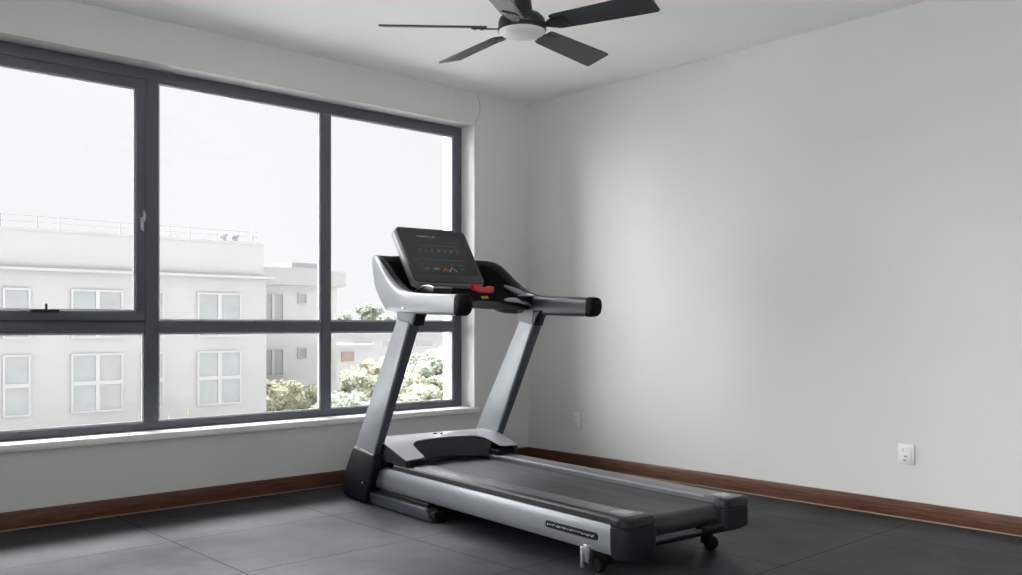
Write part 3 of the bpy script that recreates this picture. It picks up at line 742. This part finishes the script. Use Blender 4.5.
# display: local frame a (width, along v), h (up the slope), n (towards the runner)
e_h = Vector((-0.235, 0, 0.328)).normalized(); e_a = Vector((0, 1, 0)); e_n = e_a.cross(e_h)
if e_n.x < 0: e_n = -e_n
D0 = Vector((0.487, 0.188, 1.262)); DW, DH = 0.488, 0.410
def D(a, h, n_): return D0 + e_a * a + e_h * h + e_n * n_
def dprism(bm, pts, n0, n1, bev=0, seg=2):
    t = bmesh.new(); prism(t, pts, 'z', n0, n1, bev, seg)
    m4 = Matrix((( e_a.x, e_h.x, e_n.x, D0.x), (e_a.y, e_h.y, e_n.y, D0.y), (e_a.z, e_h.z, e_n.z, D0.z), (0, 0, 0, 1)))
    merge(bm, t, 0, m4)
bm = NB(); dprism(bm, rrect(-0.006, DW + 0.006, -0.006, DH + 0.004, 0.035, 6), -0.056, -0.006, 0.012, 3); disp = obj('display_console', bm, M['console_side'], tm, smooth=40)
disp['label'] = 'tilted control display with grey rear shell'
bm = NB(); dprism(bm, rrect(0, DW, 0, DH, 0.032, 6), -0.008, 0.004, 0.004, 3); obj('bezel', bm, M['bezel'], disp, smooth=40)
bm = NB(); dprism(bm, rrect(0.022, DW - 0.022, 0.058, DH - 0.014, 0.022, 6), 0.003, 0.0055, 0.001, 1); obj('screen', bm, M['screen'], disp, smooth=40)
bm = NB()
def mk(a0, a1, h0, h1): dprism(bm, [(a0, h0), (a1, h0), (a1, h1), (a0, h1)], 0.0050, 0.0062)
rnd = random.Random(5); a = 0.128
while a < 0.255:
    w_ = rnd.choice((0.006, 0.009, 0.012)); h_ = rnd.choice((0.004, 0.007, 0.009)); mk(a, a + w_, 0.342 - a * 0.02, 0.342 - a * 0.02 + h_); a += w_ + 0.003
obj('display_logo', bm, M['mark'], disp, smooth=0)
bm = NB()
mk(0.045, 0.235, 0.164, 0.168); mk(0.245, 0.405, 0.164, 0.168)
for k in range(7): mk(0.095 + 0.045 * k, 0.118 + 0.045 * k, 0.222, 0.246)
for k in range(6):
    if k not in (3,): mk(0.070 + 0.055 * k, 0.098 + 0.055 * k, 0.125, 0.131)
for k in range(2): mk(0.085 + 0.07 * k, 0.125 + 0.07 * k, 0.088, 0.104)
mk(0.35, 0.375, 0.09, 0.105)
mk(0.31, 0.40, 0.30, 0.303); mk(0.07, 0.40, 0.272, 0.274)
obj('display_buttons', bm, M['mark_dim'], disp, smooth=0)
bm = NB()
for c in ((0.222, 0.082),):
    for (a, h) in ((0, 0), (0.012, 0.012), (0.024, 0.0)): mk(c[0] + a, c[0] + a + 0.011, c[1] + h, c[1] + h + 0.010)
obj('start_button', bm, M['orange'], disp, smooth=0)
bm = NB()
for (a, h) in ((0, 0), (0.010, 0.012), (0.022, 0.022), (0.033, 0.011), (0.043, 0.0)): mk(0.262 + a, 0.262 + a + 0.009, 0.080 + h, 0.080 + h + 0.008)
obj('stop_button', bm, M['mark'], disp, smooth=0)

# ------------------------------------------------------------------ outside
ZG = -7.0
bm = NB(); box(bm, -100, 120, -100, 200, ZG - 0.3, ZG)
obj('ground', bm, M['ground_out'], kind='structure', smooth=0)

def bwindow(parent, x0, x1, z0_, z1_, Y, nx=2, nz=2, fw=0.09):
    bm = NB()
    box(bm, x0, x1, Y - 0.03, Y + 0.10, z0_, z0_ + fw); box(bm, x0, x1, Y - 0.03, Y + 0.10, z1_ - fw, z1_)
    box(bm, x0, x0 + fw, Y - 0.03, Y + 0.10, z0_ + fw, z1_ - fw); box(bm, x1 - fw, x1, Y - 0.03, Y + 0.10, z0_ + fw, z1_ - fw)
    for k in range(1, nx):
        c = lerp(x0, x1, k / nx); box(bm, c - 0.08, c + 0.08, Y - 0.03, Y + 0.10, z0_ + fw, z1_ - fw)
    for k in range(1, nz):
        c = lerp(z0_, z1_, k / nz); box(bm, x0 + fw, x1 - fw, Y - 0.028, Y + 0.10, c - 0.09, c + 0.09)
    w_ = obj('window', bm, M['bwin_frame'], parent, smooth=0)
    bm = NB(); box(bm, x0 + 0.02, x1 - 0.02, Y + 0.02, Y + 0.06, z0_ + 0.02, z1_ - 0.02); obj('pane', bm, M['pane_far'], w_, smooth=0)

Yb = 39.4
b1 = empty('apartment_building', (10, Yb, ZG))
b1['_'] = 1
del b1['_']
tag(b1, 'long white apartment building with paired windows and a railed flat roof across the way', 'building')
def pbm(bm, name, m, parent, off, **k):
    for v in bm.verts: v.co -= Vector(off)
    return obj(name, bm, m, parent, **k)
class Off:
    def __init__(s, root): s.r = root; s.o = Vector(root.location)
    def add(s, bm, name, m, smooth=0, parent=None):
        for v in bm.verts: v.co -= s.o
        return obj(name, bm, m, parent or s.r, smooth=smooth)
B1 = Off(b1)
bm = NB(); box(bm, -14, 18.42, Yb + 0.08, Yb + 14, ZG, 3.55); B1.add(bm, 'wall', M['plaster'])
bm = NB(); box(bm, -14, 18.25, Yb + 0.04, Yb + 13.8, 3.55, 5.34); box(bm, -14, 18.3, Yb, Yb + 13.9, 5.24, 5.36); B1.add(bm, 'parapet', M['plaster'])
bm = NB(); box(bm, -14.2, 18.75, Yb - 0.28, Yb + 14.2, 3.44, 3.58); B1.add(bm, 'cornice', M['plaster'])
bm = NB()
for x in (-3.2, -0.1, 2.9, 5.75, 7.25, 8.2, 10.9, 13.3, 14.3, 17.7): box(bm, x - 0.025, x + 0.025, Yb + 0.25, Yb + 0.30, 5.3, 5.95)
box(bm, -13.5, 18.0, Yb + 0.26, Yb + 0.29, 5.90, 5.93); box(bm, -13.5, 18.0, Yb + 0.26, Yb + 0.29, 5.64, 5.66)
B1.add(bm, 'roof_railing', M['rail_far'])
for x in (16.35, 17.0):
    bm = NB(); lathe(bm, [(0, 5.3), (0.13, 5.3), (0.13, 5.62), (0.2, 5.66), (0.2, 5.78), (0, 5.82)], (x, Yb + 0.8, 0), 12); tube(bm, [(x - 0.2, Yb + 0.8, 5.55), (x + 0.15, Yb + 0.8, 5.74)], 0.04, 6)
    B1.add(bm, 'roof_vent', M['roof'])
def bw(Off_, x0, x1, a, b, Y, nx=2, nz=2, fw=0.09):
    bm = NB()
    box(bm, x0, x1, Y - 0.02, Y + 0.11, a, a + fw); box(bm, x0, x1, Y - 0.02, Y + 0.11, b - fw, b)
    box(bm, x0, x0 + fw, Y - 0.02, Y + 0.11, a + fw, b - fw); box(bm, x1 - fw, x1, Y - 0.02, Y + 0.11, a + fw, b - fw)
    for k in range(1, nx):
        c = lerp(x0, x1, k / nx); box(bm, c - 0.09, c + 0.09, Y - 0.02, Y + 0.11, a + fw, b - fw)
    for k in range(1, nz):
        c = lerp(a, b, k / nz); box(bm, x0 + fw, x1 - fw, Y - 0.018, Y + 0.109, c - 0.09, c + 0.09)
    w_ = Off_.add(bm, 'window', M['bwin_frame'])
    bm = NB(); box(bm, x0 + 0.02, x1 - 0.02, Y + 0.03, Y + 0.10, a + 0.02, b - 0.02); Off_.add(bm, 'pane', M['pane_far'], parent=w_)
for zt, hz in ((2.66, 2.26), (-0.31, 2.75), (-4.1, 2.2)):
    for x0, x1, nx in ((-9.2, -7.0, 2), (-6.1, -5.0, 1), (-3.3, -1.1, 2), (-0.2, 0.9, 1), (2.65, 4.85, 2), (5.80, 6.92, 1), (8.62, 10.95, 2), (11.8, 12.92, 1), (14.60, 16.95, 2)):
        bw(B1, x0, x1, zt - hz, zt, Yb, nx, 2 if hz > 2.5 else 1)

Y2 = 46.0
b2 = empty('apartment_wing', (24.5, Y2, ZG)); tag(b2, 'pale grey recessed apartment block behind the right end of the white building', 'building')
B2 = Off(b2)
bm = NB(); box(bm, 18.9, 26.85, Y2 + 0.08, Y2 + 12, ZG, 3.48); B2.add(bm, 'wall', M['plaster_grey'])
bm = NB(); box(bm, 18.85, 27.25, Y2 - 0.4, Y2 + 12.4, 3.48, 4.45); B2.add(bm, 'cornice', M['plaster'])
bm = NB()
prism(bm, [(18.9, 4.45), (27.0, 4.45), (26.6, 4.68), (24.5, 4.72), (23.6, 4.66), (18.9, 4.72)], 'y', Y2 + 1.0, Y2 + 11); B2.add(bm, 'roof', M['plaster'])
bm = NB(); box(bm, 25.2, 27.6, Y2 + 3, Y2 + 8, 4.5, 5.15); B2.add(bm, 'roof_hatch', M['roof'])
for zt in (3.0, -0.42, -3.8):
    bw(B2, 21.55, 23.0, zt - 1.75, zt, Y2, 2, 1)
    bw(B2, 24.0, 24.62, zt - 0.66, zt, Y2, 1, 1, 0.06)

# low buildings further off, seen through the right-hand panes
b3 = empty('low_building', (45, 75, ZG)); tag(b3, 'low white building far off behind the trees, seen through the right window bay', 'building')
B3 = Off(b3)
bm = NB(); box(bm, 44, 68, 75, 88, ZG, 0.0); B3.add(bm, 'wall', M['plaster'])
bm = NB(); box(bm, 43.6, 68.4, 74.6, 88.4, 0.0, 0.25); B3.add(bm, 'roof', M['plaster'])
for x in (46.5, 50.5, 54.5, 58.5): 
    bm = NB(); box(bm, x, x + 2.6, 74.94, 75.04, -1.4, -0.6); w_ = B3.add(bm, 'window', M['bwin_frame']); bm = NB(); box(bm, x + 0.15, x + 2.45, 74.90, 74.96, -1.3, -0.7); B3.add(bm, 'pane', M['pane_far'], parent=w_)
b4 = empty('brick_shed', (37, 60, ZG)); tag(b4, 'small pale house with a reddish shutter, left of the near treadmill upright', 'building')
B4 = Off(b4)
bm = NB(); box(bm, 33.4, 39.0, 60, 66, ZG, -0.85); B4.add(bm, 'wall', M['plaster'])
bm = NB(); box(bm, 35.9, 37.1, 59.9, 60.0, -2.0, -1.25); B4.add(bm, 'shutter', M['brick_red'])
bm = NB(); box(bm, 33.2, 39.2, 59.8, 66.2, -0.85, -0.6); B4.add(bm, 'roof', M['plaster'])

def tree(x, y, top, r, leaf, label, group, seed, nleaf=2600, squash=0.8, kind='leafy_tree', cat='tree', leafs=0.14):
    rnd = random.Random(seed)
    t = empty(kind, (x, y, ZG)); tag(t, label, cat, group)
    cz = top - r * squash - ZG
    bm = NB()
    tube(bm, [(0, 0, 0), (0.1 * r, 0.05, cz * 0.5), (0, 0, cz)], [0.10 * r + 0.03, 0.07 * r + 0.02, 0.03 * r], 8)
    for k in range(5):
        a = rnd.uniform(0, 2 * PI)
        tube(bm, [(0, 0, cz * 0.7), (0.3 * r * math.cos(a), 0.3 * r * math.sin(a), cz * 0.9), (0.7 * r * math.cos(a), 0.7 * r * math.sin(a), cz + rnd.uniform(0, 0.4) * r)], [0.05 * r, 0.035 * r, 0.015 * r], 6)
    obj('trunk', bm, M['bark'], t)
    blobs = [(0, 0, 0, 0.62)] + [(rnd.uniform(-0.6, 0.6), rnd.uniform(-0.6, 0.6), rnd.uniform(-0.45, 0.5), rnd.uniform(0.26, 0.45)) for _ in range(16)]
    bm = NB()
    # irregular solid core so the crown is not see-through, then loose leaves over it
    for bx, by, bz, br in blobs:
        tt = bmesh.new(); bmesh.ops.create_icosphere(tt, subdivisions=2, radius=1)
        for v in tt.verts:
            s = br * r * (0.86 + rnd.uniform(-0.10, 0.10)); v.co = Vector((v.co.x * s + bx * r, v.co.y * s + by * r, (v.co.z * s + bz * r) * squash + cz))
        merge(bm, tt)
    for _ in range(nleaf):
        bx, by, bz, br = rnd.choice(blobs)
        d = Vector((rnd.gauss(0, 1), rnd.gauss(0, 1), rnd.gauss(0, 1))).normalized() * br * r * rnd.uniform(0.85, 1.12)
        c = Vector((d.x + bx * r, d.y + by * r, (d.z + bz * r) * squash + cz))
        e1 = Vector((rnd.gauss(0, 1), rnd.gauss(0, 1), rnd.gauss(0, 1))).normalized(); e2 = e1.orthogonal().normalized()
        s = leafs * rnd.uniform(0.6, 1.3)
        bm.faces.new([bm.verts.new(c + e1 * s), bm.verts.new(c + e2 * s * 0.55), bm.verts.new(c - e1 * s), bm.verts.new(c - e2 * s * 0.55)])
    obj('foliage', bm, M[leaf], t, smooth=0)
G = 'trees beyond the window'
TREES = [
 (20.6, 42.2, -1.75, 1.55, 'leaf_b', 'rounded yellow green tree in front of the pale grey block'),
 (22.9, 43.4, -2.4, 1.3, 'leaf_a', 'small pale tree low beside the window mullion, right of the rounded tree'),
 (20.2, 34.6, -2.2, 1.6, 'leaf_c', 'bushy grey green tree low at the left edge of the right window bay'),
 (24.6, 40.2, -1.2, 1.8, 'leaf_a', 'round tree left of the near treadmill upright, below the reddish shutter'),
 (28.8, 43.2, -0.55, 2.1, 'leaf_b', 'tall yellowish tree rising behind the near treadmill upright'),
 (24.4, 35.4, -0.95, 1.45, 'leaf_a', 'low green tree just right of the near treadmill upright'),
 (28.0, 38.4, -0.5, 1.6, 'leaf_c', 'grey green tree midway between near upright and right window frame'),
 (33.3, 43.4, 0.0, 1.9, 'leaf_b', 'tallest yellowish tree, at the right edge of the window'),
 (26.9, 34.9, -1.6, 1.0, 'leaf_a', 'lowest green tree in the bottom right corner of the window'),
]
for i, (x, y, tp_, r_, lf, lb) in enumerate(TREES): tree(x, y, tp_, r_, lf, lb, G, 20 + i)
tree(23.1, 32.4, -1.95, 1.1, 'leaf_a', 'left one of the two low shrubs at the window sill beside the near treadmill upright', 'low shrubs by the building', 51, 1600, kind='leafy_shrub', cat='shrub')
tree(25.9, 32.2, -1.85, 1.0, 'leaf_b', 'right one of the two low shrubs at the window sill, near the window corner', 'low shrubs by the building', 52, 1600, kind='leafy_shrub', cat='shrub')
tree(58.0, 95.0, 3.0, 1.9, 'leaf_c', 'hazy grey green tree on the skyline left of the handrail', G, 41, 2200, leafs=0.22)
tree(61.9, 95.0, 4.0, 1.9, 'leaf_c', 'hazy skyline tree nearest the treadmill handrail', G, 42, 2200, leafs=0.22)
tree(65.4, 96.0, 2.6, 1.5, 'leaf_c', 'small hazy skyline tree partly hidden by the near handrail', G, 43, 1600, leafs=0.22)
for i, (x, top) in enumerate(((12.3, -3.15), (13.2, -2.85))):
    rnd = random.Random(60 + i)
    t = empty('slender_cypress', (x, 37.2, ZG)); tag(t, ('left' if i == 0 else 'right') + ' one of two slender young cypresses against the white building', 'tree', 'slender cypresses by the building')
    bm = NB(); tube(bm, [(0, 0, 0), (0, 0, top - ZG - 0.4)], [0.05, 0.02], 6); obj('trunk', bm, M['bark'], t)
    bm = NB(); hh = top - ZG
    rings = []
    for k in range(14):
        f = k / 13; rr_ = 0.22 * math.sin(PI * min(1, 0.12 + f * 0.88)) ** 0.6 + 0.01
        rings.append([Vector((rr_ * rnd.uniform(0.75, 1.2) * math.cos(2 * PI * j / 10), rr_ * rnd.uniform(0.75, 1.2) * math.sin(2 * PI * j / 10), 0.5 + (hh - 0.5) * f)) for j in range(10)])
    loft(bm, rings); obj('foliage', bm, M['leaf_d'], t, smooth=0)

# ------------------------------------------------------------------ light
wd = bpy.data.worlds.new('overcast_sky'); SC.world = wd; wd.use_nodes = True; nt = wd.node_tree
bg = nt.nodes['Background']; N = nt.nodes.new; L = nt.links.new
tc = N('ShaderNodeTexCoord'); sp = N('ShaderNodeSeparateXYZ'); L(tc.outputs['Generated'], sp.inputs[0])
cr = N('ShaderNodeMapRange'); cr.interpolation_type = 'SMOOTHSTEP'
cr.inputs[1].default_value = 0.36; cr.inputs[2].default_value = 0.75; cr.inputs[3].default_value = 0.99; cr.inputs[4].default_value = 2.5
L(sp.outputs['Z'], cr.inputs[0])
nz = N('ShaderNodeTexNoise'); nz.inputs['Scale'].default_value = 2.5; nz.inputs['Detail'].default_value = 5; L(tc.outputs['Generated'], nz.inputs['Vector'])
mr = N('ShaderNodeMapRange'); mr.inputs[1].default_value = 0.3; mr.inputs[2].default_value = 0.7; mr.inputs[3].default_value = 0.97; mr.inputs[4].default_value = 1.03; L(nz.outputs['Fac'], mr.inputs[0])
mu = N('ShaderNodeMath'); mu.operation = 'MULTIPLY'; 
bk = N('ShaderNodeMapRange'); bk.interpolation_type = 'SMOOTHSTEP'; bk.inputs[1].default_value = 0.0; bk.inputs[2].default_value = -0.45; bk.inputs[3].default_value = 0.0; bk.inputs[4].default_value = 2.2; L(sp.outputs['Y'], bk.inputs[0])
mxx = N('ShaderNodeMath'); mxx.operation = 'MAXIMUM'; L(cr.outputs[0], mxx.inputs[0]); L(bk.outputs[0], mxx.inputs[1])

dn = N('ShaderNodeVectorMath'); dn.operation = 'NORMALIZE'; L(tc.outputs['Generated'], dn.inputs[0])
dp = N('ShaderNodeVectorMath'); dp.operation = 'DOT_PRODUCT'; dp.inputs[1].default_value = Vector((0.15, 0.52, 0.82)).normalized(); L(dn.outputs[0], dp.inputs[0])
gl = N('ShaderNodeMapRange'); gl.interpolation_type = 'SMOOTHSTEP'; gl.inputs[1].default_value = 0.86; gl.inputs[2].default_value = 1.0; gl.inputs[3].default_value = 0.0; gl.inputs[4].default_value = 60.0; L(dp.outputs['Value'], gl.inputs[0])
ad = N('ShaderNodeMath'); ad.operation = 'ADD'; L(mxx.outputs[0], ad.inputs[0]); L(gl.outputs[0], ad.inputs[1])
L(ad.outputs[0], mu.inputs[0]); L(mr.outputs[0], mu.inputs[1])
L(mu.outputs[0], bg.inputs['Strength']); bg.inputs['Color'].default_value = (0.985, 0.99, 1.0, 1)

# hazy sun behind thick cloud: a very soft sun coming in through the window
sd = bpy.data.lights.new('hazy_sun', 'SUN'); sd.energy = 19.5; sd.angle = math.radians(74); sd.color = (1.0, 0.995, 0.98)
so = link('hazy_sun', sd); dr = Vector((0.88, -0.46, -0.48)).normalized(); so.rotation_euler = dr.to_track_quat('-Z', 'Y').to_euler(); so.location = (-3, 6, 5)

# ------------------------------------------------------------------ camera
cd = bpy.data.cameras.new('camera'); cd.sensor_width = 36; cd.lens = 909 / 1022 * 36; cd.shift_y = (325 - 287.5) / 1022; cd.clip_end = 500; cd.clip_start = 0.05
co = link('camera', cd); co.location = (-4.766, -4.991, 1.015); co.rotation_euler = (PI / 2, 0, math.radians(47.4 - 90)); SC.camera = co
vs = SC.view_settings; vs.view_transform = 'Standard'; vs.look = 'None'; vs.gamma = 1; vs.exposure = 0.0; vs.use_curve_mapping = False
SC.cycles.max_bounces = 10; SC.cycles.diffuse_bounces = 7; SC.cycles.glossy_bounces = 4; SC.cycles.transparent_max_bounces = 12
SC.cycles.use_denoising = True
